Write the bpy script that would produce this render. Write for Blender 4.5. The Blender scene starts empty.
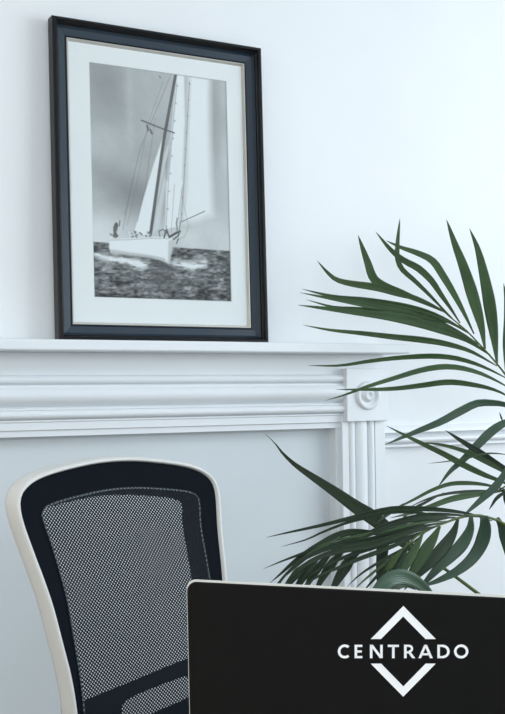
import bpy, bmesh, math, random
import numpy as np
from mathutils import Vector, Matrix, noise

random.seed(7)
S = bpy.context.scene
C = S.collection
PI = math.pi

# ------------------------------------------------------------------ camera
F_PX, YAW, ROLL, HOR = 1100.0, math.radians(28.33), math.radians(0.869), 401.3
CAM = Vector((0.0, -2.34, 1.13))
FW = Vector((math.sin(YAW), math.cos(YAW), 0))
RT = Vector((math.cos(YAW), -math.sin(YAW), 0))
UP = Vector((0, 0, 1))
cr, sr = math.cos(ROLL), math.sin(ROLL)
camd = bpy.data.cameras.new('camera')
cam = bpy.data.objects.new('camera', camd)
C.objects.link(cam)
XA = RT * cr - UP * sr
YA = RT * sr + UP * cr
ZA = -FW
cam.matrix_world = Matrix(((XA.x, YA.x, ZA.x, CAM.x), (XA.y, YA.y, ZA.y, CAM.y), (XA.z, YA.z, ZA.z, CAM.z), (0, 0, 0, 1)))
camd.sensor_width = 36
camd.lens = F_PX / 714 * 36
camd.shift_y = (HOR - 357) / 714
camd.clip_start = 0.05
S.camera = cam


def ray(px, py):
    x, y = (px - 252.5) / F_PX, (HOR - py) / F_PX
    return FW + RT * (cr * x + sr * y) + UP * (-sr * x + cr * y)


def on_y(px, py, y):              # point seen at (px,py) on the upright plane Y = y
    d = ray(px, py)
    return CAM + d * ((y - CAM.y) / d.y)


# ------------------------------------------------------------------ materials
def new_mat(name):
    m = bpy.data.materials.new(name)
    m.use_nodes = True
    nt = m.node_tree
    return m, nt, nt.nodes['Principled BSDF']


def bump(nt, b, scale, strength, dist=0.002, detail=4, vec=None, stretch=None):
    tc = nt.nodes.new('ShaderNodeTexCoord')
    mp = nt.nodes.new('ShaderNodeMapping')
    if stretch:
        mp.inputs['Scale'].default_value = stretch
    n = nt.nodes.new('ShaderNodeTexNoise')
    n.inputs['Scale'].default_value = scale
    n.inputs['Detail'].default_value = detail
    bp = nt.nodes.new('ShaderNodeBump')
    bp.inputs['Strength'].default_value = strength
    bp.inputs['Distance'].default_value = dist
    nt.links.new(tc.outputs['Object'], mp.inputs[0])
    nt.links.new(mp.outputs[0], n.inputs['Vector'])
    nt.links.new(n.outputs[0], bp.inputs['Height'])
    nt.links.new(bp.outputs[0], b.inputs['Normal'])
    return n


def simple(name, col, rough=0.5, spec=0.5, metal=0.0, bscale=None, bstr=0.1, var=None, stretch=None, bdist=0.002):
    m, nt, b = new_mat(name)
    b.inputs['Base Color'].default_value = (*col, 1)
    b.inputs['Roughness'].default_value = rough
    b.inputs['Specular IOR Level'].default_value = spec
    b.inputs['Metallic'].default_value = metal
    if bscale:
        bump(nt, b, bscale, bstr, bdist, stretch=stretch)
    if var:
        tc = nt.nodes.new('ShaderNodeTexCoord')
        mp = nt.nodes.new('ShaderNodeMapping')
        if stretch:
            mp.inputs['Scale'].default_value = stretch
        n = nt.nodes.new('ShaderNodeTexNoise')
        n.inputs['Scale'].default_value = var[1]
        n.inputs['Detail'].default_value = 5
        r = nt.nodes.new('ShaderNodeValToRGB')
        r.color_ramp.elements[0].position = .3
        r.color_ramp.elements[1].position = .7
        r.color_ramp.elements[0].color = (*col, 1)
        r.color_ramp.elements[1].color = (*var[0], 1)
        nt.links.new(tc.outputs['Object'], mp.inputs[0])
        nt.links.new(mp.outputs[0], n.inputs['Vector'])
        nt.links.new(n.outputs[0], r.inputs[0])
        nt.links.new(r.outputs[0], b.inputs['Base Color'])
    return m


M = {}
M['wall'] = simple('white_wall_paint', (.82, .845, .86), .75, .3, bscale=9, bstr=.25, var=((.785, .815, .83), 2.5), bdist=.004)
M['mantel'] = simple('white_gloss_paint', (.79, .825, .85), .36, .5, bscale=30, bstr=.25, var=((.755, .80, .83), 6), stretch=(.25, 1, 1))
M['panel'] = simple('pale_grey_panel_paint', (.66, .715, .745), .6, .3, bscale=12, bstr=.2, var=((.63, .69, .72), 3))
M['rail'] = simple('rail_paint', (.80, .83, .85), .4, .4, bscale=30, bstr=.1)
M['floor'] = simple('oak_floor', (.30, .27, .24), .45, .4, bscale=12, bstr=.2, var=((.24, .21, .18), 4), stretch=(1, 8, 1))
M['ceiling'] = simple('ceiling_paint', (.8, .8, .8), .9, .1)
M['black'] = simple('black_lacquer', (.004, .0045, .006), .35, .28, bscale=60, bstr=.04)
M['navy'] = simple('slate_blue_lacquer', (.016, .032, .050), .30, .6, bscale=80, bstr=.05)
M['silver'] = simple('silver_leaf', (.62, .60, .56), .35, .5, metal=.6)
M['mat'] = simple('white_mat_board', (.86, .88, .88), .9, .1, bscale=300, bstr=.05)
M['core'] = simple('mat_core', (.62, .64, .65), .9, .1)
M['board'] = simple('backing_board', (.25, .18, .12), .9, .1)
M['chairwhite'] = simple('white_chair_plastic', (.66, .655, .625), .38, .5, bscale=200, bstr=.03)
M['chairdark'] = simple('navy_black_plastic', (.006, .009, .013), .6, .2)
M['inner'] = simple('charcoal_plastic', (.018, .022, .028), .7, .2)
M['fabric'] = simple('black_seat_fabric', (.015, .018, .024), .95, .1, bscale=400, bstr=.4)
M['metal'] = simple('brushed_metal', (.5, .5, .5), .3, .5, metal=1)
M['rubber'] = simple('black_rubber', (.012, .012, .012), .7, .2)
M['lid'] = simple('dark_grey_lid', (.0052, .0050, .0047), .55, .15, bscale=500, bstr=.05)
M['lidrim'] = simple('pale_lid_rim', (.62, .60, .54), .45, .4)
M['logo'] = simple('white_logo_print', (.95, .95, .95), .6, .2)
M['desk'] = simple('white_desk_top', (.45, .40, .34), .4, .4, bscale=15, bstr=.1, stretch=(1, 10, 1))
M['screen'] = simple('dark_screen', (.01, .01, .012), .15, .5)
M['stem'] = simple('palm_stem', (.055, .10, .025), .5, .3, var=((.09, .13, .035), 20))
M['soil'] = simple('potting_soil', (.03, .02, .012), 1, .1, bscale=60, bstr=.8)
M['pot'] = simple('white_glazed_pot', (.6, .6, .58), .25, .5)


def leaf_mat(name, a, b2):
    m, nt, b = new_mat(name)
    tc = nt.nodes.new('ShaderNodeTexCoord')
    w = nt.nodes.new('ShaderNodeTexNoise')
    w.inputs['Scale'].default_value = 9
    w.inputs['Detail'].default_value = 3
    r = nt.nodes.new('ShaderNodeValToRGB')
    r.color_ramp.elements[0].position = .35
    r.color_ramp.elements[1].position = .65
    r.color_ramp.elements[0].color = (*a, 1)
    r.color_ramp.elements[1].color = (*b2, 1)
    nt.links.new(tc.outputs['Object'], w.inputs['Vector'])
    nt.links.new(w.outputs[0], r.inputs[0])
    # pale and dark streaks running along each blade
    uvs = nt.nodes.new('ShaderNodeUVMap')
    mps = nt.nodes.new('ShaderNodeMapping'); mps.inputs['Scale'].default_value = (22, 1.3, 1)
    ns = nt.nodes.new('ShaderNodeTexNoise'); ns.inputs['Scale'].default_value = 1.0; ns.inputs['Detail'].default_value = 2
    rs_ = nt.nodes.new('ShaderNodeValToRGB')
    rs_.color_ramp.elements[0].position = .35; rs_.color_ramp.elements[1].position = .68
    rs_.color_ramp.elements[0].color = (.72, .74, .74, 1); rs_.color_ramp.elements[1].color = (1.0, 1.0, 1.0, 1)
    mc = nt.nodes.new('ShaderNodeMix'); mc.data_type = 'RGBA'; mc.blend_type = 'MULTIPLY'; mc.inputs[0].default_value = 1
    nt.links.new(uvs.outputs[0], mps.inputs[0]); nt.links.new(mps.outputs[0], ns.inputs['Vector'])
    nt.links.new(ns.outputs[0], rs_.inputs[0])
    nt.links.new(r.outputs[0], mc.inputs[6]); nt.links.new(rs_.outputs[0], mc.inputs[7])
    nt.links.new(mc.outputs[2], b.inputs['Base Color'])
    b.inputs['Roughness'].default_value = .38
    b.inputs['Specular IOR Level'].default_value = .5
    # fine veins running along the blade
    uv = nt.nodes.new('ShaderNodeUVMap')
    sx = nt.nodes.new('ShaderNodeSeparateXYZ')
    mu = nt.nodes.new('ShaderNodeMath'); mu.operation = 'MULTIPLY'; mu.inputs[1].default_value = 50
    sn = nt.nodes.new('ShaderNodeMath'); sn.operation = 'SINE'
    bp = nt.nodes.new('ShaderNodeBump')
    bp.inputs['Strength'].default_value = .35
    bp.inputs['Distance'].default_value = .0006
    nt.links.new(uv.outputs[0], sx.inputs[0])
    nt.links.new(sx.outputs[0], mu.inputs[0])
    nt.links.new(mu.outputs[0], sn.inputs[0])
    nt.links.new(sn.outputs[0], bp.inputs['Height'])
    nt.links.new(bp.outputs[0], b.inputs['Normal'])
    tr = nt.nodes.new('ShaderNodeBsdfTranslucent')
    tr.inputs[0].default_value = (a[0] * 1.6, a[1] * 2.0, a[2], 1)
    mx = nt.nodes.new('ShaderNodeMixShader')
    mx.inputs[0].default_value = .12
    out = nt.nodes['Material Output']
    nt.links.new(b.outputs[0], mx.inputs[1])
    nt.links.new(tr.outputs[0], mx.inputs[2])
    nt.links.new(mx.outputs[0], out.inputs[0])
    return m


M['leaf'] = leaf_mat('palm_leaf_green', (.048, .104, .034), (.076, .150, .052))
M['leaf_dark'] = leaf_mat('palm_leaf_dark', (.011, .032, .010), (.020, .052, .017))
M['leaf_blue'] = leaf_mat('palm_leaf_blue_green', (.048, .100, .062), (.078, .142, .090))


def glass_mat():
    m, nt, b = new_mat('picture_glass')
    nt.nodes.remove(b)
    t = nt.nodes.new('ShaderNodeBsdfTransparent')
    t.inputs[0].default_value = (.97, .98, .98, 1)
    g = nt.nodes.new('ShaderNodeBsdfGlossy')
    g.inputs['Roughness'].default_value = .04
    lw = nt.nodes.new('ShaderNodeLayerWeight')
    lw.inputs[0].default_value = .5
    pw = nt.nodes.new('ShaderNodeMath'); pw.operation = 'POWER'; pw.inputs[1].default_value = 5
    f = nt.nodes.new('ShaderNodeMath'); f.operation = 'MULTIPLY_ADD'; f.inputs[1].default_value = .96; f.inputs[2].default_value = .025
    nt.links.new(lw.outputs['Facing'], pw.inputs[0])
    nt.links.new(pw.outputs[0], f.inputs[0])
    mx = nt.nodes.new('ShaderNodeMixShader')
    nt.links.new(f.outputs[0], mx.inputs[0])
    nt.links.new(t.outputs[0], mx.inputs[1])
    nt.links.new(g.outputs[0], mx.inputs[2])
    nt.links.new(mx.outputs[0], nt.nodes['Material Output'].inputs[0])
    return m


M['glass'] = glass_mat()


def mesh_mat():
    """woven chair mesh: dark threads with staggered open holes, laid out on the UV map in metres"""
    m, nt, b = new_mat('chair_mesh_weave')
    b.inputs['Base Color'].default_value = (.006, .010, .015, 1)
    b.inputs['Roughness'].default_value = .7
    b.inputs['Specular IOR Level'].default_value = .12
    uv = nt.nodes.new('ShaderNodeUVMap')
    sx = nt.nodes.new('ShaderNodeSeparateXYZ')
    nt.links.new(uv.outputs[0], sx.inputs[0])

    def math_(op, a, v=None):
        n = nt.nodes.new('ShaderNodeMath'); n.operation = op
        nt.links.new(a, n.inputs[0])
        if v is not None:
            if isinstance(v, float):
                n.inputs[1].default_value = v
            else:
                nt.links.new(v, n.inputs[1])
        return n.outputs[0]
    P, Q = .0064, .0062
    cu = math_('COSINE', math_('MULTIPLY', sx.outputs[0], 2 * PI / P))
    cv = math_('COSINE', math_('MULTIPLY', sx.outputs[1], 2 * PI / Q))
    pr = math_('MULTIPLY', cu, cv)
    hole = math_('GREATER_THAN', pr, .38)
    tr = nt.nodes.new('ShaderNodeBsdfTransparent')
    mx = nt.nodes.new('ShaderNodeMixShader')
    nt.links.new(hole, mx.inputs[0])
    nt.links.new(b.outputs[0], mx.inputs[1])
    nt.links.new(tr.outputs[0], mx.inputs[2])
    nt.links.new(mx.outputs[0], nt.nodes['Material Output'].inputs[0])
    return m


M['mesh'] = mesh_mat()


def band_mat():
    """mesh stretched over the solid border: dark with a barely visible weave"""
    m, nt, b = new_mat('chair_border_weave')
    uv = nt.nodes.new('ShaderNodeUVMap')
    ck = nt.nodes.new('ShaderNodeTexChecker')
    ck.inputs['Scale'].default_value = 380
    ck.inputs['Color1'].default_value = (.0018, .0032, .006, 1)
    ck.inputs['Color2'].default_value = (.005, .008, .013, 1)
    nt.links.new(uv.outputs[0], ck.inputs['Vector'])
    nt.links.new(ck.outputs[0], b.inputs['Base Color'])
    b.inputs['Roughness'].default_value = .8
    b.inputs['Specular IOR Level'].default_value = .08
    return m


M['band'] = band_mat()

m, nt, b = new_mat('printed_photo_paper')
at = nt.nodes.new('ShaderNodeAttribute'); at.attribute_name = 'ink'
nt.links.new(at.outputs['Color'], b.inputs['Base Color'])
b.inputs['Roughness'].default_value = .5
b.inputs['Specular IOR Level'].default_value = .2
M['photo'] = m


# ------------------------------------------------------------------ mesh helpers
def link(name, bm, mats, parent=None, smooth=False, solid=None, bevel=None, angle=None):
    me = bpy.data.meshes.new(name)
    bmesh.ops.recalc_face_normals(bm, faces=bm.faces) if not solid else None
    bm.to_mesh(me); bm.free()
    for mm in (mats if isinstance(mats, (list, tuple)) else [mats]):
        me.materials.append(mm)
    o = bpy.data.objects.new(name, me)
    C.objects.link(o)
    if parent is not None:
        o.parent = parent
    if smooth:
        me.polygons.foreach_set('use_smooth', [True] * len(me.polygons))
        if angle:
            me.set_sharp_from_angle(angle=math.radians(angle))
    if bevel:
        md = o.modifiers.new('bevel', 'BEVEL'); md.width = bevel; md.segments = 2; md.limit_method = 'ANGLE'
    if solid:
        md = o.modifiers.new('solid', 'SOLIDIFY'); md.thickness = solid; md.offset = 0
    return o


def tag(o, label, cat, group=None):
    o['label'] = label; o['category'] = cat
    if group:
        o['group'] = group
    return o


def struct(o):
    o['kind'] = 'structure'
    return o


def empty(name, loc, rot=(0, 0, 0)):
    o = bpy.data.objects.new(name, None)
    C.objects.link(o); o.location = loc; o.rotation_euler = rot
    o.empty_display_size = .1
    return o


def box(bm, x0, x1, y0, y1, z0, z1, mi=0):
    v = [bm.verts.new((x, y, z)) for x in (x0, x1) for y in (y0, y1) for z in (z0, z1)]
    for q in ((0, 1, 3, 2), (4, 6, 7, 5), (0, 4, 5, 1), (2, 3, 7, 6), (0, 2, 6, 4), (1, 5, 7, 3)):
        f = bm.faces.new([v[i] for i in q]); f.material_index = mi
    return v


def extrude_x(bm, prof, x0, x1):      # prof: closed list of (y, z)
    a = [bm.verts.new((x0, y, z)) for y, z in prof]
    c = [bm.verts.new((x1, y, z)) for y, z in prof]
    n = len(prof)
    for i in range(n):
        bm.faces.new((a[i], a[(i + 1) % n], c[(i + 1) % n], c[i]))
    bm.faces.new(a[::-1]); bm.faces.new(c)


def extrude_z(bm, prof, z0, z1):      # prof: closed list of (x, y)
    a = [bm.verts.new((x, y, z0)) for x, y in prof]
    c = [bm.verts.new((x, y, z1)) for x, y in prof]
    n = len(prof)
    for i in range(n):
        bm.faces.new((a[i], a[(i + 1) % n], c[(i + 1) % n], c[i]))
    bm.faces.new(a[::-1]); bm.faces.new(c)


def arc(cx, cy, rx, ry, a0, a1, n=10):
    return [(cx + rx * math.cos(math.radians(a0 + (a1 - a0) * i / n)), cy + ry * math.sin(math.radians(a0 + (a1 - a0) * i / n))) for i in range(n + 1)]


def lathe(bm, prof, axis='Z', centre=(0, 0, 0), n=40):  # prof: (radius, height)
    rings = []
    cx, cy, cz = centre
    for r, h in prof:
        ring = []
        for k in range(n):
            t = 2 * PI * k / n
            if axis == 'Z':
                p = (cx + r * math.cos(t), cy + r * math.sin(t), cz + h)
            else:
                p = (cx + r * math.cos(t), cy - h, cz + r * math.sin(t))
            ring.append(bm.verts.new(p))
        rings.append(ring)
    for a, c in zip(rings, rings[1:]):
        for k in range(n):
            bm.faces.new((a[k], a[(k + 1) % n], c[(k + 1) % n], c[k]))
    bm.faces.new(rings[0][::-1]); bm.faces.new(rings[-1])


def tube(bm, pts, radii, n=8):
    pts = [Vector(p) for p in pts]
    rings = []
    for i, p in enumerate(pts):
        t = (pts[min(i + 1, len(pts) - 1)] - pts[max(i - 1, 0)]).normalized()
        a = t.cross(Vector((.3, -.9, .2))).normalized()
        c = t.cross(a)
        r = radii[i] if isinstance(radii, (list, tuple)) else radii
        rings.append([bm.verts.new(p + (a * math.cos(2 * PI * k / n) + c * math.sin(2 * PI * k / n)) * r) for k in range(n)])
    for a, c in zip(rings, rings[1:]):
        for k in range(n):
            bm.faces.new((a[k], a[(k + 1) % n], c[(k + 1) % n], c[k]))
    bm.faces.new(rings[0][::-1]); bm.faces.new(rings[-1])


def catmull(P, n):
    P = [Vector(p) for p in P]
    if len(P) == 2:
        return [P[0].lerp(P[1], i / n) for i in range(n + 1)]
    # arc-length parametrised
    d = [0]
    for a, c in zip(P, P[1:]):
        d.append(d[-1] + (c - a).length)
    out = []
    for i in range(n + 1):
        s = d[-1] * i / n
        k = 0
        while k < len(P) - 2 and s > d[k + 1]:
            k += 1
        h = d[k + 1] - d[k]
        t = (s - d[k]) / h if h else 0
        p1, p2 = P[k], P[k + 1]
        m1 = (p2 - P[k - 1]) / (d[k + 1] - d[k - 1]) if k > 0 else (p2 - p1) / h
        m2 = (P[k + 2] - p1) / (d[k + 2] - d[k]) if k < len(P) - 2 else (p2 - p1) / h
        t2, t3 = t * t, t * t * t
        out.append(p1 * (2 * t3 - 3 * t2 + 1) + m1 * h * (t3 - 2 * t2 + t) + p2 * (-2 * t3 + 3 * t2) + m2 * h * (t3 - t2))
    return out


# ------------------------------------------------------------------ room
X0, X1, Y0, Y1, ZC = -3.0, 3.4, -4.4, 0.0, 2.75
bm = bmesh.new(); box(bm, X0, X1, 0, .12, 0, ZC); struct(link('wall_back', bm, M['wall']))
bm = bmesh.new(); box(bm, X0 - .12, X0, Y0, .12, 0, ZC); struct(link('wall_left', bm, M['wall']))
bm = bmesh.new(); box(bm, X0 - .12, X1 + .12, Y0 - .12, Y0, 0, ZC); struct(link('wall_front', bm, M['wall']))
WY0, WY1, WZ0, WZ1 = -3.0, -.75, .85, 2.45
bm = bmesh.new()
box(bm, X1, X1 + .12, Y0, WY0, 0, ZC); box(bm, X1, X1 + .12, WY1, .12, 0, ZC)
box(bm, X1, X1 + .12, WY0, WY1, 0, WZ0); box(bm, X1, X1 + .12, WY0, WY1, WZ1, ZC)
struct(link('wall_right', bm, M['wall']))
bm = bmesh.new(); box(bm, X0 - .12, X1 + .12, Y0 - .12, .12, -.1, 0); struct(link('floor', bm, M['floor']))
bm = bmesh.new(); box(bm, X0 - .12, X1 + .12, Y0 - .12, .12, ZC, ZC + .1); struct(link('ceiling', bm, M['ceiling']))
bm = bmesh.new()
for a, c, d, e in ((WY0, WY0 + .05, WZ0, WZ1), (WY1 - .05, WY1, WZ0, WZ1), (WY0, WY1, WZ0, WZ0 + .05), (WY0, WY1, WZ1 - .05, WZ1),
                   ((WY0 + WY1) / 2 - .02, (WY0 + WY1) / 2 + .02, WZ0, WZ1), (WY0, WY1, 1.68, 1.71)):
    box(bm, X1 + .05, X1 + .09, a, c, d, e)
struct(link('window_1', bm, M['rail']))

# dado rail on the back wall, either side of the fireplace
def rail_prof():
    p = [(0, 1.062), (-.014, 1.059), (-.022, 1.053), (-.025, 1.046), (-.025, 1.0435)]
    p += [(-.015, 1.040), (-.009, 1.0365), (-.007, 1.0335), (-.011, 1.0325)]
    p += arc(-.012, 1.0235, -.0115, .0085, 90, -90, 8)[1:]
    p += [(-.009, 1.0142), (-.009, 1.0122), (-.017, 1.0115), (-.017, 1.0068), (-.006, 1.0045), (0, 1.0035)]
    return p
for k, (a, c) in enumerate(((1.60, X1), (X0, .03))):
    bm = bmesh.new(); extrude_x(bm, rail_prof(), a, c)
    struct(link('trim_%d' % (k + 1), bm, M['rail'], smooth=True, angle=30))
bm = bmesh.new(); box(bm, 1.66, X1, -.018, 0, 0, .14); struct(link('baseboard_back', bm, M['rail'], bevel=.004))

# ------------------------------------------------------------------ fireplace surround
CX = .815
fp = empty('fireplace_surround', (CX, 0, 0))
tag(fp, 'white painted fireplace surround with moulded frieze and bullseye corner block on the back wall', 'fireplace')


def fpart(name, bm, mat, smooth=False, angle=30, bevel=None, parent=None):
    # geometry is written in world coordinates and moved into the surround's frame
    bmesh.ops.translate(bm, verts=bm.verts, vec=(-CX, 0, 0))
    o = link(name, bm, mat, parent or fp, smooth, angle=angle, bevel=bevel)
    return o


SXR = 1.6455
bm = bmesh.new()
prof = [(0, 1.2666), (-.111, 1.2666), (-.1145, 1.2652), (-.116, 1.2625), (-.116, 1.2460), (-.1145, 1.2437), (-.112, 1.2430), (0, 1.2430)]
extrude_x(bm, prof, 2 * CX - SXR, SXR)
fpart('mantel_shelf', bm, M['mantel'], True, 25)
bm = bmesh.new()
box(bm, 2 * CX - 1.619, 1.619, -.0395, 0, 1.10, 1.2430)
fpart('frieze_board', bm, M['mantel'], bevel=.0015)

# stack of mouldings below the frieze
mp = [(-.040, 1.1935), (-.046, 1.1930)]
mp += arc(-.046, 1.1830, -.0115, .0098, 88, -80, 9)
mp += [(-.046, 1.1712), (-.051, 1.1705), (-.051, 1.1670)]
mp += [(-.055, 1.1660), (-.0610, 1.1600), (-.0645, 1.1520), (-.0640, 1.1435), (-.0595, 1.1355), (-.0515, 1.1290), (-.0455, 1.1255), (-.0430, 1.1230)]
mp += [(-.0515, 1.1215), (-.0515, 1.1180)]
mp += arc(-.047, 1.1080, -.0120, .0098, 80, -85, 9)
mp += [(-.045, 1.0975), (-.0495, 1.0960), (-.0495, 1.0930), (-.046, 1.0915), (-.046, 1.0755), (-.040, 1.0735), (-.040, 1.0610), (0, 1.0610), (0, 1.1935)]
BXL, BXR = 1.4905, 1.613
bm = bmesh.new(); extrude_x(bm, mp, 2 * CX - BXL - .003, BXL + .003)
fpart('frieze_moulding', bm, M['mantel'], True, 28)


def block(sx):
    a, c = (BXL, BXR) if sx > 0 else (2 * CX - BXR, 2 * CX - BXL)
    bm = bmesh.new(); box(bm, a, c, -.066, 0, 1.0760, 1.2075)
    o = fpart('corner_block', bm, M['mantel'], bevel=.002)
    bm = bmesh.new()
    R = .036
    pr = [(R, -.004), (R, .002), (R * .97, .005), (R * .88, .0078), (R * .76, .0078), (R * .66, .0045), (R * .60, .001), (R * .50, .0005), (R * .44, .003),
          (R * .40, .0065), (R * .33, .0095), (R * .26, .0105), (R * .20, .0095), (R * .16, .0075), (R * .08, .0062), (R * .01, .006)]
    lathe(bm, pr, 'Y', ((a + c) / 2 + .0005, -.066, 1.1400), 48)
    fpart('rosette', bm, M['mantel'], True, 50, parent=o)


block(1); block(-1)


def pilaster(sx):
    L, R = 1.4845, 1.6120
    f = -.052
    w = R - L
    P = [(L, 0), (L, f), (L + .018, f)]
    P += [(L + .0185, f + .004)]
    P += arc(L + .0285, f + .004, -.0095, .0080, 0, -180, 10)
    P += [(L + .039, f + .005)]
    P += arc(L + .0575, f + .005, -.0180, .0105, 0, -180, 14)
    P += [(L + .0765, f + .005)]
    P += arc(L + .0870, f + .004, -.0095, .0080, 0, -180, 10)
    P += [(L + .0975, f + .004), (L + .098, f), (L + .108, f), (R, f), (R, 0)]
    if sx < 0:
        P = [(2 * CX - x, y) for x, y in P][::-1]
    bm = bmesh.new(); extrude_z(bm, P, .19, 1.0765)
    fpart('pilaster', bm, M['mantel'], True, 35)
    a, c = (L - .004, R + .004) if sx > 0 else (2 * CX - R - .004, 2 * CX - L + .004)
    bm = bmesh.new(); box(bm, a, c, -.066, 0, 0, .19)
    fpart('plinth_block', bm, M['mantel'], bevel=.003)


pilaster(1); pilaster(-1)
for s in (1, -1):
    a, c = (1.4745, 1.4850) if s > 0 else (2 * CX - 1.4850, 2 * CX - 1.4745)
    bm = bmesh.new(); box(bm, a, c, -.036, 0, 0, 1.062)
    fpart('inner_slip', bm, M['mantel'], bevel=.0012)
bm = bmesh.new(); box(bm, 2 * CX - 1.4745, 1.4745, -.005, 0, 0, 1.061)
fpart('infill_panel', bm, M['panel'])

# ------------------------------------------------------------------ framed photograph
FWD, FHT, FTH = .5185, .7090, .033
LEAN = math.radians(1.2)
fr = empty('framed_photograph', (.7620, -.0180, 1.2668), (-LEAN, 0, 0))
tag(fr, 'navy and black framed black and white sailing boat photograph leaning on the mantel shelf', 'picture frame')


def ring_sweep(bm, prof, W, H, mis):
    """prof: list of (inset, depth-from-back); mitred ring, material per strip"""
    rings = []
    for i, d in prof:
        rings.append([bm.verts.new(p) for p in ((i, -d, i), (W - i, -d, i), (W - i, -d, H - i), (i, -d, H - i))])
    for j, (a, c) in enumerate(zip(rings, rings[1:])):
        for k in range(4):
            f = bm.faces.new((a[k], a[(k + 1) % 4], c[(k + 1) % 4], c[k])); f.material_index = mis[j]


bm = bmesh.new()
pf = [(.0365, .004), (0, .004), (0, .0310), (.0012, .0338), (.0032, .0355), (.0072, .0355), (.0088, .0342), (.0105, .0300), (.0120, .0280), (.0136, .0270), (.0148, .0225), (.0175, .0185),
      (.0190, .0165), (.0335, .0145), (.0350, .0160), (.0365, .0160), (.0378, .0145), (.0378, .004), (.0365, .004)]
ms = [0, 0, 0, 0, 0, 0, 0, 0, 0, 0, 1, 1, 1, 1, 0, 0, 0, 0]
ring_sweep(bm, pf, FWD, FHT, ms)
link('moulding', bm, [M['black'], M['navy']], fr)
bm = bmesh.new()
ring_sweep(bm, [(.0374, .005), (.0374, .0148), (.0386, .0158), (.0400, .0158), (.0408, .0145), (.0428, .0115), (.0436, .0095), (.0436, .005), (.0374, .005)], FWD, FHT, [0] * 8)
link('silver_slip', bm, M['silver'], fr)['label'] = 'thin silver inner edge of the frame'
# backing
bm = bmesh.new(); box(bm, .012, FWD - .012, -.004, -.001, .012, FHT - .012)
link('backing_board', bm, M['board'], fr)
# mat with bevelled window
PX0, PX1, PZ0, PZ1 = .0925, .4330, .1010, .6240
bm = bmesh.new()
I = .0385
o4 = [(I, I), (FWD - I, I), (FWD - I, FHT - I), (I, FHT - I)]
w4 = [(PX0 - .0015, PZ0 - .0015), (PX1 + .0015, PZ0 - .0015), (PX1 + .0015, PZ1 + .0015), (PX0 - .0015, PZ1 + .0015)]
i4 = [(PX0, PZ0), (PX1, PZ0), (PX1, PZ1), (PX0, PZ1)]
ro = [bm.verts.new((x, -.0090, z)) for x, z in o4]
rw = [bm.verts.new((x, -.0090, z)) for x, z in w4]
ri = [bm.verts.new((x, -.0072, z)) for x, z in i4]
rb = [bm.verts.new((x, -.0072, z)) for x, z in o4]
for k in range(4):
    q = (k + 1) % 4
    bm.faces.new((ro[k], ro[q], rw[q], rw[k]))
    f = bm.faces.new((rw[k], rw[q], ri[q], ri[k])); f.material_index = 1
    bm.faces.new((ri[k], ri[q], rb[q], rb[k]))
    bm.faces.new((rb[k], rb[q], ro[q], ro[k]))
link('mat_board', bm, [M['mat'], M['core']], fr)['label'] = 'wide white mat board around the photograph'

# the printed picture: ink with glass reflection haze painted in, laid on a fine grid -----------------------------
NX, NZ = 230, 350
QTL, QTR, QBR, QBL = (92, 64), (227, 83), (229, 300), (94, 297)


def homog(src, dst):
    A = []
    for (x, y), (u, v) in zip(src, dst):
        A.append([x, y, 1, 0, 0, 0, -u * x, -u * y, u]); A.append([0, 0, 0, x, y, 1, -v * x, -v * y, v])
    A = np.array(A, float)
    h = np.linalg.solve(A[:, :8], A[:, 8])
    return np.append(h, 1).reshape(3, 3)


HM = homog([QTL, QTR, QBR, QBL], [(0, 1), (1, 1), (1, 0), (0, 0)])


def to_uv(x, y):
    q = HM @ np.array([x, y, 1.0])
    return q[0] / q[2], q[1] / q[2]


U, V = np.meshgrid(np.linspace(0, 1, NX), np.linspace(0, 1, NZ))     # V up
AS = .523 / .3405


def fbm(sx, sz, seed, octv=4):
    rs = np.random.RandomState(seed)
    out = np.zeros_like(U); amp = 1; tot = 0
    for o in range(octv):
        gx, gz = int(sx * 2 ** o) + 2, int(sz * 2 ** o) + 2
        g = rs.rand(gz + 1, gx + 1)
        x = U * (gx - 1); z = V * (gz - 1)
        xi = x.astype(int); zi = z.astype(int)
        fx = x - xi; fz = z - zi
        fx = fx * fx * (3 - 2 * fx); fz = fz * fz * (3 - 2 * fz)
        out += amp * ((g[zi, xi] * (1 - fx) + g[zi, xi + 1] * fx) * (1 - fz) + (g[zi + 1, xi] * (1 - fx) + g[zi + 1, xi + 1] * fx) * fz)
        tot += amp; amp *= .55
    return out / tot


def smooth(e0, e1, x):
    t = np.clip((x - e0) / (e1 - e0), 0, 1)
    return t * t * (3 - 2 * t)


def poly_mask(pts, soft=.004):
    P = [to_uv(*p) for p in pts]
    inside = np.zeros(U.shape, bool)
    dist = np.full(U.shape, 9.0)
    n = len(P)
    for i in range(n):
        (x1, y1), (x2, y2) = P[i], P[(i + 1) % n]
        cond = ((y1 > V) != (y2 > V)) & (U < (x2 - x1) * (V - y1) / (y2 - y1 + 1e-12) + x1)
        inside ^= cond
        dx, dy = x2 - x1, (y2 - y1) * AS
        t = np.clip(((U - x1) * dx + (V - y1) * AS * dy) / (dx * dx + dy * dy + 1e-12), 0, 1)
        d = np.hypot(U - x1 - t * dx, (V - y1) * AS - t * dy)
        dist = np.minimum(dist, d)
    sd = np.where(inside, dist, -dist)
    return np.clip(sd / soft * .5 + .5, 0, 1)


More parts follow.
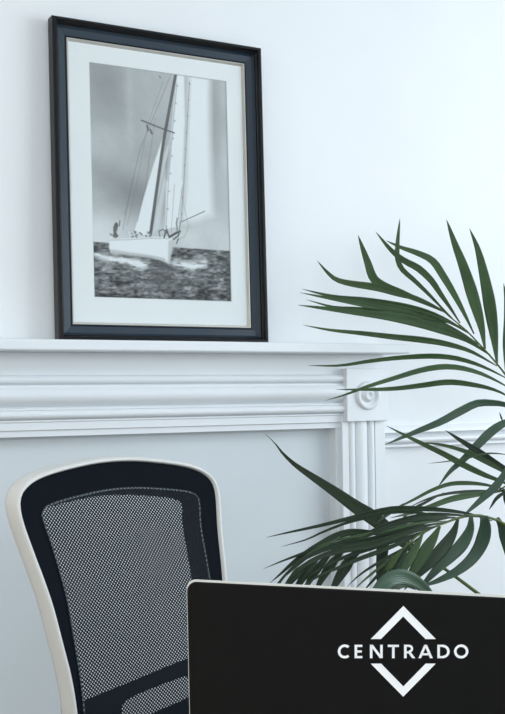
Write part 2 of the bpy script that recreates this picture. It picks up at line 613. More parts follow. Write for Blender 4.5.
def line_mask(pts, w, soft=.004):      # w in photograph pixels
    P = [to_uv(*p) for p in pts]
    dist = np.full(U.shape, 9.0)
    for (x1, y1), (x2, y2) in zip(P, P[1:]):
        dx, dy = x2 - x1, (y2 - y1) * AS
        t = np.clip(((U - x1) * dx + (V - y1) * AS * dy) / (dx * dx + dy * dy + 1e-12), 0, 1)
        dist = np.minimum(dist, np.hypot(U - x1 - t * dx, (V - y1) * AS - t * dy))
    r = w / 135 / 2
    return np.clip((r - dist) / soft + .5, 0, 1)


def put(img, mask, g, a=1.0):
    return img * (1 - mask * a) + g * mask * a


cl = fbm(2, 2, 3)
n1 = fbm(3, 5, 5)
img = 176 + 34 * (n1 - .5)
img -= 26 * np.exp(-((V - .50 + .35 * (U - .2)) / .09) ** 2) * smooth(.62, .35, U)
img += 26 * smooth(.80, .60, V) * smooth(.5, .0, U)
img -= 22 * smooth(.62, .42, V) * smooth(.6, .1, U) * smooth(.30, .42, V)
img += 18 * smooth(.45, .28, V)
img += 12 * np.exp(-((U - .28) / .03) ** 2) * smooth(.55, .8, V)
img -= 18 * np.exp(-((U - .15) / .12) ** 2) * smooth(.72, .95, V)
img += 16 * smooth(.45, .75, U)
img -= 24 * np.exp(-((U - .90) / .055) ** 2) * smooth(.45, .70, V) * (0.7 + .6 * n1)
img = put(img, poly_mask([(190, 77), (211, 80), (210, 150), (212, 215), (192, 222), (182, 222), (186, 178)], .03), 236, .92)
# light foresails and mainsail
img = put(img, poly_mask([(179, 76), (186, 77), (186.5, 120), (184, 180), (178, 226), (165, 229), (167, 182), (173, 130)], .006), 238, .95)
img = put(img, poly_mask([(186, 77), (190, 77.5), (188, 130), (184.5, 180), (182.5, 180), (186, 120)], .01), 186, .75)
img = put(img, poly_mask([(190.5, 78), (193, 78), (190, 130), (187, 180), (183, 222), (181, 221), (185, 180), (188.5, 130)], .008), 214, .8)
img = put(img, poly_mask([(165.8, 134), (155, 165), (145, 197), (134.5, 233.5), (151, 236), (157, 200), (163, 160)], .005), 240)
img = put(img, poly_mask([(171, 142), (167, 182), (160, 226), (153, 233), (158, 195), (165, 155)], .01), 212, .8)
img = put(img, poly_mask([(172, 150), (168, 182), (166, 180), (166, 165)], .008), 160, .7)
# rigging
for pts, w, g, a in ([[(176, 70), (142, 150), (126, 215)], .7, 120, .55], [[(165, 85), (150, 125), (137, 190), (128, 226)], .6, 130, .5],
                     [[(157, 120), (147, 185), (138, 222)], .7, 120, .5], [[(179, 85), (174, 130), (169, 182), (166, 228)], .7, 130, .6],
                     [[(191, 84), (188, 130), (184.5, 179), (181, 221)], .8, 125, .6], [[(174, 136), (167, 165), (158, 205)], .7, 130, .5],
                     [[(183, 185), (176, 231)], .6, 120, .6], [[(175, 185), (171, 232)], .6, 130, .5], [[(181, 190), (188, 226), (184, 236), (176, 240)], .6, 140, .5],
                     [[(134, 180), (124, 230)], .6, 120, .5]):
    img = put(img, line_mask(pts, w), g, a)
for k in range(9):
    t = k / 8
    for a_, b_ in (((179, 88), (166.5, 226)), ((191, 86), (181.5, 214))):
        x, y = a_[0] + (b_[0] - a_[0]) * t, a_[1] + (b_[1] - a_[1]) * t
        img = put(img, line_mask([(x - .2, y), (x + .3, y + .2)], 1.2), 110, .6)
img = put(img, line_mask([(178, 75), (165, 142), (157.5, 190), (150.5, 236)], 2.9), 98)
img = put(img, line_mask([(143.5, 122), (160, 128.7), (175.4, 134.4)], 1.2), 90)
img = put(img, line_mask([(149, 127), (150, 132)], 1.5), 95)
img = put(img, line_mask([(152, 131), (153.6, 135)], 1.6), 95)
img = put(img, line_mask([(162, 79), (162.5, 80)], 1.2), 110)
# sea
hzL, hzR = to_uv(94, 241.8), to_uv(229, 249.8)
hz = hzL[1] + (hzR[1] - hzL[1]) * U
sea_m = np.clip((hz - V) / .004 + .5, 0, 1)
wv = fbm(12, 70, 11, 3)
wv2 = fbm(40, 150, 12, 2)
wv3 = fbm(3, 8, 13, 3)
sea = 106 + 130 * (wv - .5) + 120 * (wv2 - .5) + 30 * (wv3 - .5) - 12 * smooth(.12, 0, V)
img = img * (1 - sea_m) + sea * sea_m
put_ = put
img = put(img, poly_mask([(94, 252), (106, 251), (114, 253), (131, 258), (149, 259), (151, 264), (143, 268), (128, 266), (112, 262), (96, 256)], .02) * (.45 + .55 * smooth(.38, .55, wv)), 248, .97)
img = put(img, poly_mask([(168, 262), (176, 259), (190, 261), (203, 258), (208, 262), (201, 267), (190, 269), (176, 267)], .02) * (.4 + .6 * smooth(.38, .55, wv)), 246, .97)
img = put(img, (wv2 > .6).astype(float) * poly_mask([(94, 251), (149, 259), (152, 270), (94, 262)], .02), 120, .15)
img = put(img, (wv2 > .62).astype(float) * poly_mask([(168, 258), (212, 257), (212, 270), (168, 272)], .02), 130, .15)
img = put(img, poly_mask([(152, 260), (169, 262), (176, 285), (160, 288), (150, 275)], .04), 84, .5)
# hull and crew
img = put(img, poly_mask([(110.8, 239), (130, 238.2), (150, 236.4), (168, 236.4), (172.8, 239.4), (171, 250), (168.5, 262.5), (160, 259.3), (149, 256.5), (130, 254.5), (112, 252.5), (110, 247)], .006), 240)
img = put(img, poly_mask([(168.3, 239), (172.8, 239.5), (172.6, 248), (169.5, 262), (167.2, 262)], .006), 190, .8)
img = put(img, line_mask([(111, 240), (130, 239.5), (150, 237.8), (168, 238)], .8), 150, .6)
img = put(img, poly_mask([(112, 249), (130, 251.5), (149, 254), (164, 257), (167, 261), (149, 257.5), (130, 255.5), (112, 253)], .006), 165, .6)
img = put(img, line_mask([(116, 236), (116.6, 228), (117.4, 225.5)], 4.0), 105)
img = put(img, line_mask([(117.6, 224), (117.8, 225)], 2.6), 92)
img = put(img, line_mask([(120.5, 226), (121, 221)], .9), 90)
rs = np.random.RandomState(4)
for k in range(34):
    x = 112 + 42 * rs.rand(); y = 238.2 - (x - 112) * .03 - 5.5 * rs.rand()
    img = put(img, line_mask([(x, y), (x + rs.rand() * 2 - 1, y - 1.6 * rs.rand())], 1.5), [70, 100, 205, 225][rs.randint(4)], .75)
for pts, w, g in (([(164, 237), (166.5, 229), (169, 237)], 1.4, 85), ([(170, 236), (175, 233), (179.5, 231)], 2.0, 80), ([(179, 232), (180, 222), (204, 211)], .9, 130),
                  ([(173, 239), (178, 235), (179, 231)], 1.3, 95), ([(176, 243), (178, 238)], 1.2, 110), ([(160, 236), (159, 231), (163, 229), (167, 233)], 1.0, 110), ([(178, 232), (176, 224), (177, 218)], 1.0, 120)):
    img = put(img, line_mask(pts, w), g)
img = np.clip(img * 1.03 + 6 * (fbm(90, 130, 21, 1) - .5), 25, 240)
lin = (img / 255.0) ** 2.2
rgb = np.stack([lin * .97, lin * 1.0, lin * 1.01, np.ones_like(lin)], -1)
me = bpy.data.meshes.new('photograph_print')
xs = PX0 - .003 + (PX1 - PX0 + .006) * U
zs = PZ0 - .003 + (PZ1 - PZ0 + .006) * V
co = np.stack([xs, np.full_like(xs, -.0068), zs], -1).reshape(-1, 3)
ii = np.arange((NZ - 1) * NX).reshape(NZ - 1, NX)[:, :-1].ravel()
faces = np.stack([ii, ii + 1, ii + NX + 1, ii + NX], -1)
me.from_pydata(co.tolist(), [], faces.tolist())
ca = me.color_attributes.new('ink', 'FLOAT_COLOR', 'POINT')
ca.data.foreach_set('color', rgb.reshape(-1).astype(np.float32))
me.materials.append(M['photo'])
ph = bpy.data.objects.new('photograph_print', me); C.objects.link(ph); ph.parent = fr
ph['label'] = 'black and white print of a sailing boat under way'
# paper thickness behind the ink
bm = bmesh.new(); box(bm, PX0 - .004, PX1 + .004, -.0066, -.0042, PZ0 - .004, PZ1 + .004)
link('print_mount', bm, M['core'], fr)
bm = bmesh.new(); box(bm, .0395, FWD - .0395, -.0108, -.0100, .0395, FHT - .0395)
link('glazing', bm, M['glass'], fr)

# ------------------------------------------------------------------ office chair
A_CH = math.radians(16.67)
CHO = Vector((.6768, -.6032, 0)) + Vector((math.cos(A_CH), math.sin(A_CH), 0)) * .0078
ch = empty('office_chair', (CHO.x, CHO.y, 0), (0, 0, A_CH))
tag(ch, 'office chair with curved white frame and dark navy mesh back in front of the fireplace', 'chair')
# local: x across, +y away from sitter (backwards), z up
WZ = [(.40, -.060), (.45, -.071), (.50, -.079), (.55, -.083), (.605, -.0836), (.645, -.082), (.685, -.0767), (.725, -.0693), (.765, -.0597), (.805, -.0512), (.845, -.0397), (.885, -.0243), (.925, -.0100), (.965, 0), (1.005, .010), (1.045, .020)]
WZx, WZy = [a for a, _ in WZ], [c for _, c in WZ]


def wrec(z):
    return float(np.mean([np.interp(z + d, WZx, WZy) for d in (-.03, -.015, 0, .015, .03)]))


def cs(u, z, off):
    return Vector((u, wrec(z) - .25 * u * u + off, z))


HB = [(.455, .175), (.48, .171), (.55, .1655), (.605, .163), (.6567, .163), (.714, .167), (.766, .1745), (.817, .1815), (.86, .1890), (.91, .1990), (.94, .2055), (.958, .2082), (.972, .2085), (.983, .2060), (.993, .2000), (1.001, .1900), (1.008, .1770), (1.0145, .158), (1.0205, .130), (1.0265, .090), (1.0315, .045), (1.0332, 0)]
HO = [(.50, .150), (.55, .148), (.605, .147), (.6567, .147), (.714, .1475), (.766, .149), (.817, .150), (.86, .153), (.91, .158), (.935, .1630), (.950, .1665), (.958, .1665), (.965, .1610), (.9700, .150), (.9755, .120), (.9805, .080), (.9845, .040), (.9858, 0)]


def closed(half, zb, ub_corner, n=150, dz=0):
    """half: (z,u) from bottom side up to top centre -> closed loop, resampled, with straight bottom"""
    R = [(u, z) for z, u in half]
    Lh = [(-u, z) for u, z in R[:-1]][::-1]
    bot = [(-ub_corner, zb), (0, zb - .004), (ub_corner, zb)]
    loop = R + Lh + bot
    pts = [Vector((u, z, 0)) for u, z in loop] + [Vector((loop[0][0], loop[0][1], 0))]
    out = catmull(pts, n)[:-1]
    return [(p.x, p.y) for p in out]


NB = 180
outer = closed(HB, .435, .155, NB)
opn = closed(HO, .480, .132, NB)


def resync(loop, ref):
    """resample loop so that point i faces point i of ref (by polar angle about the middle)"""
    c = (0, .74)
    ang = [math.atan2(z - c[1], u - c[0]) for u, z in loop]
    o = []
    for u, z in ref:
        a = math.atan2(z - c[1], u)
        best = None
        for i in range(len(loop)):
            j = (i + 1) % len(loop)
            d1 = (ang[i] - a + PI) % (2 * PI) - PI
            d2 = (ang[j] - a + PI) % (2 * PI) - PI
            if d1 <= 0 <= d2 and d2 - d1 < 1:
                t = -d1 / (d2 - d1 + 1e-12)
                best = (loop[i][0] + (loop[j][0] - loop[i][0]) * t, loop[i][1] + (loop[j][1] - loop[i][1]) * t)
        o.append(best or loop[0])
    return o


inner = resync(opn, outer)


def offset(loop, d):
    n = len(loop); o = []
    for i in range(n):
        a, c = loop[i - 1], loop[(i + 1) % n]
        tx, tz = c[0] - a[0], c[1] - a[1]
        L = math.hypot(tx, tz)
        o.append((loop[i][0] + d * tz / L, loop[i][1] - d * tx / L))
    return o


# sign check: offset must grow the loop
if abs(offset(outer, .01)[0][0]) < abs(outer[0][0]):
    sg = -1
else:
    sg = 1


def strip_loops(bm, rings, mis=None, uv=True):
    uvl = bm.loops.layers.uv.verify()
    vs = []
    for loop, off in rings:
        vs.append([(bm.verts.new(cs(u, z, o_)), (u, z)) for (u, z), o_ in zip(loop, off if isinstance(off, list) else [off] * len(loop))])
    for j, (a, c) in enumerate(zip(vs, vs[1:])):
        n = len(a)
        for k in range(n):
            q = (k + 1) % n
            quad = (a[k], a[q], c[q], c[k])
            f = bm.faces.new([x[0] for x in quad])
            if mis:
                f.material_index = mis[j]
            for lp, x in zip(f.loops, quad):
                lp[uvl].uv = x[1]


# white rim: narrow bead in front, deep side running back
bm = bmesh.new()
of = lambda d: offset(outer, sg * d)
strip_loops(bm, [(of(-.0025), .002), (of(-.0015), -.0025), (of(.0002), -.0045), (of(.0015), -.0050), (of(.0038), -.0038), (of(.0052), -.0005), (of(.0060), .012),
                 (of(.0060), .024), (of(.0050), .031), (of(.0025), .033), (of(-.001), .033), (of(-.004), .032), (of(-.004), .002)])
link('white_frame', bm, M['chairwhite'], ch, smooth=True, angle=60)['label'] = 'curved white plastic rim of the chair back'
# dark border with inner wall
lower = [(u, z - .014 * max(0, min(1, (z - .93) / .03))) for u, z in inner]
bm = bmesh.new()
bp_ = bmesh.new(); bp_.free()
mid = [((a[0] + c[0]) / 2, (a[1] + c[1]) / 2) for a, c in zip(outer, inner)]
strip_loops(bm, [(of(-.003), .001), (mid, .0), (inner, .001), (offset(inner, -sg * .0015), .004), (lower, .048), (mid, .050), (of(-.006), .0315), (of(-.003), .001)], [0, 0, 1, 1, 1, 1, 1])
link('border_panel', bm, [M['band'], M['inner']], ch, smooth=True, angle=50)['label'] = 'dark navy border panel around the mesh'
# woven seam where the open mesh meets the border
m, nt, b = new_mat('seam_highlight_weave')
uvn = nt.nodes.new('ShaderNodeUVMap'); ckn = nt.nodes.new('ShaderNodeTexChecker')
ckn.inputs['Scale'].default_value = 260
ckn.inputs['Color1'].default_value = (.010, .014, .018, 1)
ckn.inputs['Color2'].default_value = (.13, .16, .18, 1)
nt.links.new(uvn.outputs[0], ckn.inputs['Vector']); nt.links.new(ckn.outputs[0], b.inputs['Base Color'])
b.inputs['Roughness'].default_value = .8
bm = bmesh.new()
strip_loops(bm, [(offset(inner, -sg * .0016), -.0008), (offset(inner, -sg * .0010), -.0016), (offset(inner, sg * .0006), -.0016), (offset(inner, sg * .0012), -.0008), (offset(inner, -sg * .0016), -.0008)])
link('seam', bm, m, ch)['label'] = 'painted pale highlight on the woven seam round the open mesh'
# mesh sheet
bm = bmesh.new()
uvl = bm.loops.layers.uv.verify()
rings = []
sheet = offset(inner, sg * .003)
K = 12
for j in range(K + 1):
    t = 1 - j / K * .98
    rings.append([(u * t, .74 + (z - .74) * t) for u, z in sheet])
vs = [[(bm.verts.new(cs(u, z, -.0006)), (u, z)) for u, z in r] for r in rings]
for a, c in zip(vs, vs[1:]):
    for k in range(NB):
        q = (k + 1) % NB
        quad = (a[k], a[q], c[q], c[k])
        f = bm.faces.new([x[0] for x in quad])
        for lp, x in zip(f.loops, quad):
            lp[uvl].uv = x[1]
f = bm.faces.new([x[0] for x in vs[-1]])
for lp, x in zip(f.loops, vs[-1]):
    lp[uvl].uv = x[1]
link('mesh_backrest', bm, M['mesh'], ch, smooth=True)['label'] = 'dark see-through woven mesh panel'


# lumbar support frame behind the mesh: arched bar, with an opening under it
def lumbar():
    bm = bmesh.new()
    up = [(-.152, .655), (-.111, .6616), (-.060, .667), (-.020, .671), (.020, .6765), (.060, .682), (.102, .687), (.152, .690)]
    ui = [(-.0490, .628), (-.0465, .640), (-.037, .6460), (-.012, .6510), (.018, .6545), (.060, .659), (.095, .6615), (.104, .655)]
    li = [(-.047, .606), (-.036, .6040), (-.024, .6050), (-.008, .607), (.012, .6105), (.040, .6140), (.085, .6195), (.102, .624)]
    lo = [(-.152, .560), (-.100, .562), (-.050, .566), (-.015, .569), (.015, .571), (.050, .573), (.100, .577), (.152, .580)]
    for off in (.030, .037):
        L = [[bm.verts.new(cs(u, z, off)) for u, z in r] for r in (up, ui, li, lo)]
        for k in range(7):
            bm.faces.new((L[0][k], L[0][k + 1], L[1][k + 1], L[1][k]))
            bm.faces.new((L[2][k], L[2][k + 1], L[3][k + 1], L[3][k]))
        for s in (0, 7):
            bm.faces.new((L[0][s], L[1][s], L[2][s], L[3][s]))
    link('lumbar_support', bm, M['chairdark'], ch)


lumbar()
# spine, seat, mechanism, star base and castors (below the picture)
bm = bmesh.new()
tube(bm, [(0, wrec(.56) + .045, .56), (0, wrec(.50) + .055, .48), (0, -.06, .40), (0, -.20, .375), (0, -.27, .375)], [.022, .024, .024, .022, .02], 10)
link('back_spine', bm, M['chairdark'], ch, smooth=True)
bm = bmesh.new()
ringp = []
for z, s in ((.405, .90), (.412, .97), (.43, 1.0), (.455, 1.0), (.470, .97), (.478, .88), (.480, .6), (.479, .2)):
    r = []
    for k in range(36):
        t = 2 * PI * k / 36
        c_, s_ = math.cos(t), math.sin(t)
        x = .245 * math.copysign(abs(c_) ** .5, c_) * s; y = -.30 + .235 * math.copysign(abs(s_) ** .5, s_) * s
        zz = z - (.02 * ((-y - .38) / .15) ** 2 if y < -.38 else 0)
        r.append(bm.verts.new((x, y, zz)))
    ringp.append(r)
for a, c in zip(ringp, ringp[1:]):
    for k in range(36):
        bm.faces.new((a[k], a[(k + 1) % 36], c[(k + 1) % 36], c[k]))
bm.faces.new(ringp[0][::-1]); bm.faces.new(ringp[-1])
link('seat', bm, M['fabric'], ch, smooth=True)
bm = bmesh.new(); box(bm, -.08, .08, -.40, -.20, .372, .406); link('tilt_mechanism', bm, M['chairdark'], ch, bevel=.006)
bm = bmesh.new(); lathe(bm, [(.014, .22), (.014, .374), (.013, .376)], 'Z', (0, -.30, 0), 20); lathe(bm, [(.025, .10), (.025, .25), (.022, .255)], 'Z', (0, -.30, 0), 20)
link('gas_column', bm, M['chairdark'], ch, smooth=True, angle=40)
bm = bmesh.new(); lathe(bm, [(.045, .085), (.045, .12), (.03, .13)], 'Z', (0, -.30, 0), 20)
legs = []
for k in range(5):
    t = 2 * PI * k / 5 + .3
    p0, p1 = Vector((0, -.30, .105)), Vector((.29 * math.cos(t), -.30 + .29 * math.sin(t), .075))
    tube(bm, [p0, p0.lerp(p1, .5) + Vector((0, 0, .006)), p1], [.024, .020, .015], 10)
    legs.append((p1, t))
link('star_base', bm, M['chairwhite'], ch, smooth=True, angle=45)
for p, t in legs:
    bm = bmesh.new()
    for s in (-.016, .016):
        cx_, cy_ = p.x + s * math.sin(t), p.y - s * math.cos(t)
        rr = []
        ax = Vector((math.sin(t), -math.cos(t), 0)); rd = Vector((math.cos(t), math.sin(t), 0))
        for w_ in (-.009, .009):
            rr.append([bm.verts.new(Vector((cx_, cy_, .027)) + ax * w_ + (rd * math.cos(2 * PI * k / 18) + UP * math.sin(2 * PI * k / 18)) * .0268) for k in range(18)])
        for k in range(18):
            bm.faces.new((rr[0][k], rr[0][(k + 1) % 18], rr[1][(k + 1) % 18], rr[1][k]))
        bm.faces.new(rr[0][::-1]); bm.faces.new(rr[1])
    lathe(bm, [(.006, .03), (.006, .075)], 'Z', (p.x, p.y, 0), 10)
    link('castor', bm, M['rubber'], ch)

# ------------------------------------------------------------------ desk and laptop
LA = math.radians(-50.107)
E_ = Vector((math.cos(LA), math.sin(LA), 0))          # along the lid, to the right
NH = Vector((E_.y, -E_.x, 0))                          # out of the lid's back, to the camera
LO = Vector((.3878, -1.5039, .9784)) - E_ * .0026 + UP * .0019                   # upper left corner of the lid's back
LH, LW, TILT = .236, .352, math.radians(1.0)
UPD = UP * math.cos(TILT) + NH * math.sin(TILT)
hinge = LO - UPD * LH
DZ = hinge.z - .004
lt = empty('laptop', (hinge + E_ * LW / 2), (0, 0, LA))
lt.location.z = DZ
tag(lt, 'open laptop seen from behind, dark lid with white diamond logo, nearest the viewer', 'laptop')


def rrect(W, H, r, rb, n=6):
    pts = []
    for cx_, cy_, a0, rr in ((W - r, H - r, 0, r), (r, H - r, 90, r), (rb, rb, 180, rb), (W - rb, rb, 270, rb)):
        for k in range(n + 1):
            a = math.radians(a0 + 90 * k / n)
            pts.append((cx_ + rr * math.cos(a), cy_ + rr * math.sin(a)))
    return pts


# lid local axes inside the laptop's frame: x along, y = away from camera, z up (lean by TILT)
def lidp(x, h, d):            # d>0 : towards the sitter, away from the camera
    p = Vector((x - LW / 2, 0, 0)) + Vector((0, -math.sin(TILT), math.cos(TILT))) * h + Vector((0, math.cos(TILT), math.sin(TILT))) * d
    return p + Vector((0, 0, .004))


def slab(bm, pts, prof, W, H, mi=None):
    """prof: (inset, depth)"""
    rings = []
    for ins, d in prof:
        rings.append([bm.verts.new(lidp(W / 2 + (x - W / 2) * (1 - 2 * ins / W), H / 2 + (z - H / 2) * (1 - 2 * ins / H), d)) for x, z in pts])
    n = len(pts)
    for a, c in zip(rings, rings[1:]):
        for k in range(n):
            bm.faces.new((a[k], a[(k + 1) % n], c[(k + 1) % n], c[k]))
    bm.faces.new(rings[0][::-1]); bm.faces.new(rings[-1])


pts = rrect(LW, LH, .0085, .004)
bm = bmesh.new(); slab(bm, pts, [(.0013, .0), (.0004, .0006), (.0004, .0022)], LW, LH)
link('lid', bm, M['lid'], lt)['label'] = 'dark charcoal back of the laptop lid'
bm = bmesh.new(); slab(bm, pts, [(.0002, .0016), (-.0009, .0022), (-.0012, .0034), (-.0009, .0052), (.0004, .0060)], LW, LH)
link('lid_rim', bm, M['lidrim'], lt)['label'] = 'thin pale edge of the laptop lid'
bm = bmesh.new()
v = [bm.verts.new(lidp(x, z, d)) for x in (.008, LW - .008) for z in (.014, LH - .008) for d in (.0058, .0064)]
for q in ((0, 1, 3, 2), (4, 6, 7, 5), (0, 4, 5, 1), (2, 3, 7, 6), (0, 2, 6, 4), (1, 5, 7, 3)):
    bm.faces.new([v[i] for i in q])
link('screen', bm, M['screen'], lt)
bm = bmesh.new(); box(bm, -LW / 2, LW / 2, .008, .240, .002, .018)
base = link('keyboard_base', bm, M['lidrim'], lt, bevel=.003)
bm = bmesh.new()
for r in range(5):
    for c_ in range(13):
        x = -.14 + c_ * .0216; y = .035 + r * .021
        box(bm, x, x + .018, y, y + .0175, .0178, .0195)
k_ = link('keys', bm, M['rubber'], base); k_['label'] = 'black keyboard keys'
bm = bmesh.new(); tube(bm, [(-LW * .35, .007, .012), (LW * .35, .007, .012)], .005, 12)
link('hinge', bm, M['chairdark'], lt)
for sx in (-1, 1):
    for yy in (.03, .22):
        bm = bmesh.new(); lathe(bm, [(.007, 0), (.007, .0025)], 'Z', (sx * .15, yy, 0), 12)
        link('rubber_foot', bm, M['rubber'], lt)

# logo on the lid -----------------------------------------------------------
MWI = (Matrix.Translation(lt.location) @ Matrix.Rotation(LA, 4, 'Z')).inverted()
LN = (NH * math.cos(TILT) - UP * math.sin(TILT))


def on_lid(px, py, lift=.0005):
    d = ray(px, py)
    t = (LO - CAM).dot(LN) / d.dot(LN)
    return MWI @ (CAM + d * t + LN * lift)


def logo_poly(bm, pts):          # pts in the logo's own drawing grid
    f = [bm.verts.new(on_lid(330 + x / 3.367, 600 + y / 3.367)) for x, y in pts]
    b_ = [bm.verts.new(on_lid(330 + x / 3.367, 600 + y / 3.367, -.0002)) for x, y in pts]
    bm.faces.new(f); bm.faces.new(b_[::-1])
    n = len(f)
    for i in range(n):
        bm.faces.new((f[i], f[(i + 1) % n], b_[(i + 1) % n], b_[i]))


def stroke(bm, pts, w):
    for (x1, y1), (x2, y2) in zip(pts, pts[1:]):
        L = math.hypot(x2 - x1, y2 - y1); nx, ny = -(y2 - y1) / L * w / 2, (x2 - x1) / L * w / 2
        logo_poly(bm, [(x1 + nx, y1 + ny), (x2 + nx, y2 + ny), (x2 - nx, y2 - ny), (x1 - nx, y1 - ny)])


def ring_arc(bm, cx, cy, rx, ry, a0, a1, w, n=22):
    o = arc(cx, cy, rx, ry, a0, a1, n); i = arc(cx, cy, rx - w, ry - w, a0, a1, n)
    for k in range(n):
        logo_poly(bm, [o[k], o[k + 1], i[k + 1], i[k]])


bm = bmesh.new()
logo_poly(bm, [(138, 131), (247, 20), (356, 131), (322, 131), (247, 55), (172, 131)])
logo_poly(bm, [(138, 214), (172, 214), (247, 291), (322, 214), (356, 214), (247, 325)])
link('diamond_logo', bm, M['logo'], lt)['label'] = 'white diamond logo on the laptop lid'
bm = bmesh.new()
T, B_, W_ = 150.5, 195.5, 8.2
cy = (T + B_) / 2; hh = (B_ - T) / 2
ring_arc(bm, 50, cy, 23, hh + 1, 48, 312, W_)                                       # C
stroke(bm, [(87.5, T), (87.5, B_)], W_)                                             # E
for yy, xe in ((T + 3.6, 109), (cy, 107), (B_ - 3.6, 109)):
    stroke(bm, [(87.5, yy), (xe, yy)], 7.2)
stroke(bm, [(139, T), (139, B_)], W_); stroke(bm, [(173.5, T), (173.5, B_)], W_)    # N
logo_poly(bm, [(135, T), (144.5, T), (177.5, B_), (168, B_)])
stroke(bm, [(195, T + 3.6), (232, T + 3.6)], 7.2); stroke(bm, [(213.5, T), (213.5, B_)], W_)   # T
stroke(bm, [(254, T), (254, B_)], W_)                                               # R
stroke(bm, [(254, T + 3.4), (267, T + 3.4)], 6.8); stroke(bm, [(254, cy + 3), (267, cy + 3)], 6.8)
ring_arc(bm, 266, T + 13.2, 14, 13.2, -90, 90, 7.2)
logo_poly(bm, [(262, cy + 2), (271.5, cy + 2), (287, B_), (277, B_)])
logo_poly(bm, [(298, B_), (317.5, T), (326.5, T), (307, B_)])                       # A
logo_poly(bm, [(317.5, T), (326.5, T), (346, B_), (337, B_)])
stroke(bm, [(307, B_ - 13), (337, B_ - 13)], 6.6)
stroke(bm, [(366, T), (366, B_)], W_)                                               # D
stroke(bm, [(366, T + 3.5), (381, T + 3.5)], 7); stroke(bm, [(366, B_ - 3.5), (381, B_ - 3.5)], 7)
ring_arc(bm, 380, cy, 23, hh, -90, 90, W_)
ring_arc(bm, 442, cy, 24, hh + 1, 0, 360, W_, 36)                                   # O
link('logo_lettering', bm, M['logo'], lt)['label'] = 'white capital lettering across the diamond logo'

# desk under the laptop (below the picture)
dk = empty('desk', (hinge + E_ * .35), (0, 0, LA)); dk.location.z = 0
tag(dk, 'desk under the open laptop, facing the chair', 'desk')
bm = bmesh.new(); box(bm, -.62, .62, -.36, .27, DZ - .028, DZ)
link('desk_top', bm, M['desk'], dk, bevel=.003)
for x in (-.57, .57):
    for y in (-.32, .23):
        bm = bmesh.new(); box(bm, x - .025, x + .025, y - .025, y + .025, 0, DZ - .0275)
        link('leg', bm, M['rail'], dk, bevel=.003)

# ------------------------------------------------------------------ palm
POT = Vector((1.98, -.62, 0))
palm = empty('potted_palm', POT)
tag(palm, 'green kentia palm with long arching leaves spreading in front of the fireplace and wall', 'plant')
bm = bmesh.new()
lathe(bm, [(.11, 0), (.125, .005), (.165, .30), (.178, .33), (.178, .35), (.165, .35), (.160, .31), (.05, .30)], 'Z', (0, 0, 0), 48)
link('pot', bm, M['pot'], palm, smooth=True, angle=40)
bm = bmesh.new(); lathe(bm, [(.158, .300), (.160, .315), (.10, .322), (.01, .325)], 'Z', (0, 0, 0), 32)
link('soil', bm, M['soil'], palm, smooth=True)


def ribbon(bm, pts, wpx, roll=0., mi=0, y0=-.3, y1=-.1, base=.16, bow=0., peak=.42, tip=.8):
    """leaflet: pts from base to tip as seen, depth from wall plane y0 to y1"""
    uvl = bm.loops.layers.uv.verify()
    d = [0]
    for a, c in zip(pts, pts[1:]):
        d.append(d[-1] + math.hypot(c[0] - a[0], c[1] - a[1]))
    P = []
    for p, s in zip(pts, d):
        t = s / d[-1]
        P.append(on_y(p[0], p[1], y0 + (y1 - y0) * t - bow * math.sin(PI * t)))
    n = 22
    cl_ = catmull(P, n)
    zdep = (cl_[n // 2] - CAM).dot(FW)
    W = wpx * zdep / F_PX
    rows = []
    for i, p in enumerate(cl_):
        t = i / n
        T_ = (cl_[min(i + 1, n)] - cl_[max(i - 1, 0)]).normalized()
        view = (CAM - p).normalized()
        side = T_.cross(view).normalized()
        nn = side.cross(T_).normalized()
        a = roll * math.sin(PI * (.15 + .7 * t)) + .12 * math.sin(5 * t + wpx)
        sd = side * math.cos(a) + nn * math.sin(a)
        up_ = nn * math.cos(a) - side * math.sin(a)
        if t < peak:
            q = t / peak
            prof = base + (1 - base) * math.sin(q * PI / 2) ** 1.2
        else:
            q = (t - peak) / (1 - peak)
            prof = max(.02, (1 - q) ** tip * (1 + .35 * q))
        w = W * prof / max(.5, math.cos(roll)) * .54
        row = []
        for s in (-1, -.5, 0, .5, 1):
            row.append(bm.verts.new(p + sd * (w * s) + up_ * (w * (.28 * abs(s) - .14))))
        rows.append(row)
    for i, (a, c) in enumerate(zip(rows, rows[1:])):
        for k in range(4):
            f = bm.faces.new((a[k], a[k + 1], c[k + 1], c[k])); f.material_index = mi; f.smooth = True
            for lp, (uu, vv) in zip(f.loops, ((k / 4, i / n), ((k + 1) / 4, i / n), ((k + 1) / 4, (i + 1) / n), (k / 4, (i + 1) / n))):
                lp[uvl].uv = (uu, vv)


LM = [M['leaf'], M['leaf_dark'], M['leaf_blue']]


def frond(label, leaves, rachis, r0, r1, stem_to=None):
    bm = bmesh.new()
    for lf in leaves:
        ribbon(bm, lf[0], lf[1], **lf[2])
    bmesh.ops.translate(bm, verts=bm.verts, vec=-POT)
    me = bpy.data.meshes.new('frond'); bm.to_mesh(me); bm.free()
    for mm in LM:
        me.materials.append(mm)
    o = bpy.data.objects.new('frond', me); C.objects.link(o); o.parent = palm
    md = o.modifiers.new('thickness', 'SOLIDIFY'); md.thickness = .0007; md.offset = 0
    o['label'] = label
    P = [on_y(*p) for p in rachis]
    if stem_to:
        P += [Vector(stem_to[0]), Vector(stem_to[1])]
    cl_ = catmull(P, 50)
    bm = bmesh.new()
    tube(bm, [p - POT for p in cl_], [r0 + (r1 - r0) * (i / 50) ** .8 for i in range(51)], 8)
    st = link('stem', bm, M['stem'], o, smooth=True)
    st['label'] = 'yellow green stalk of the frond'


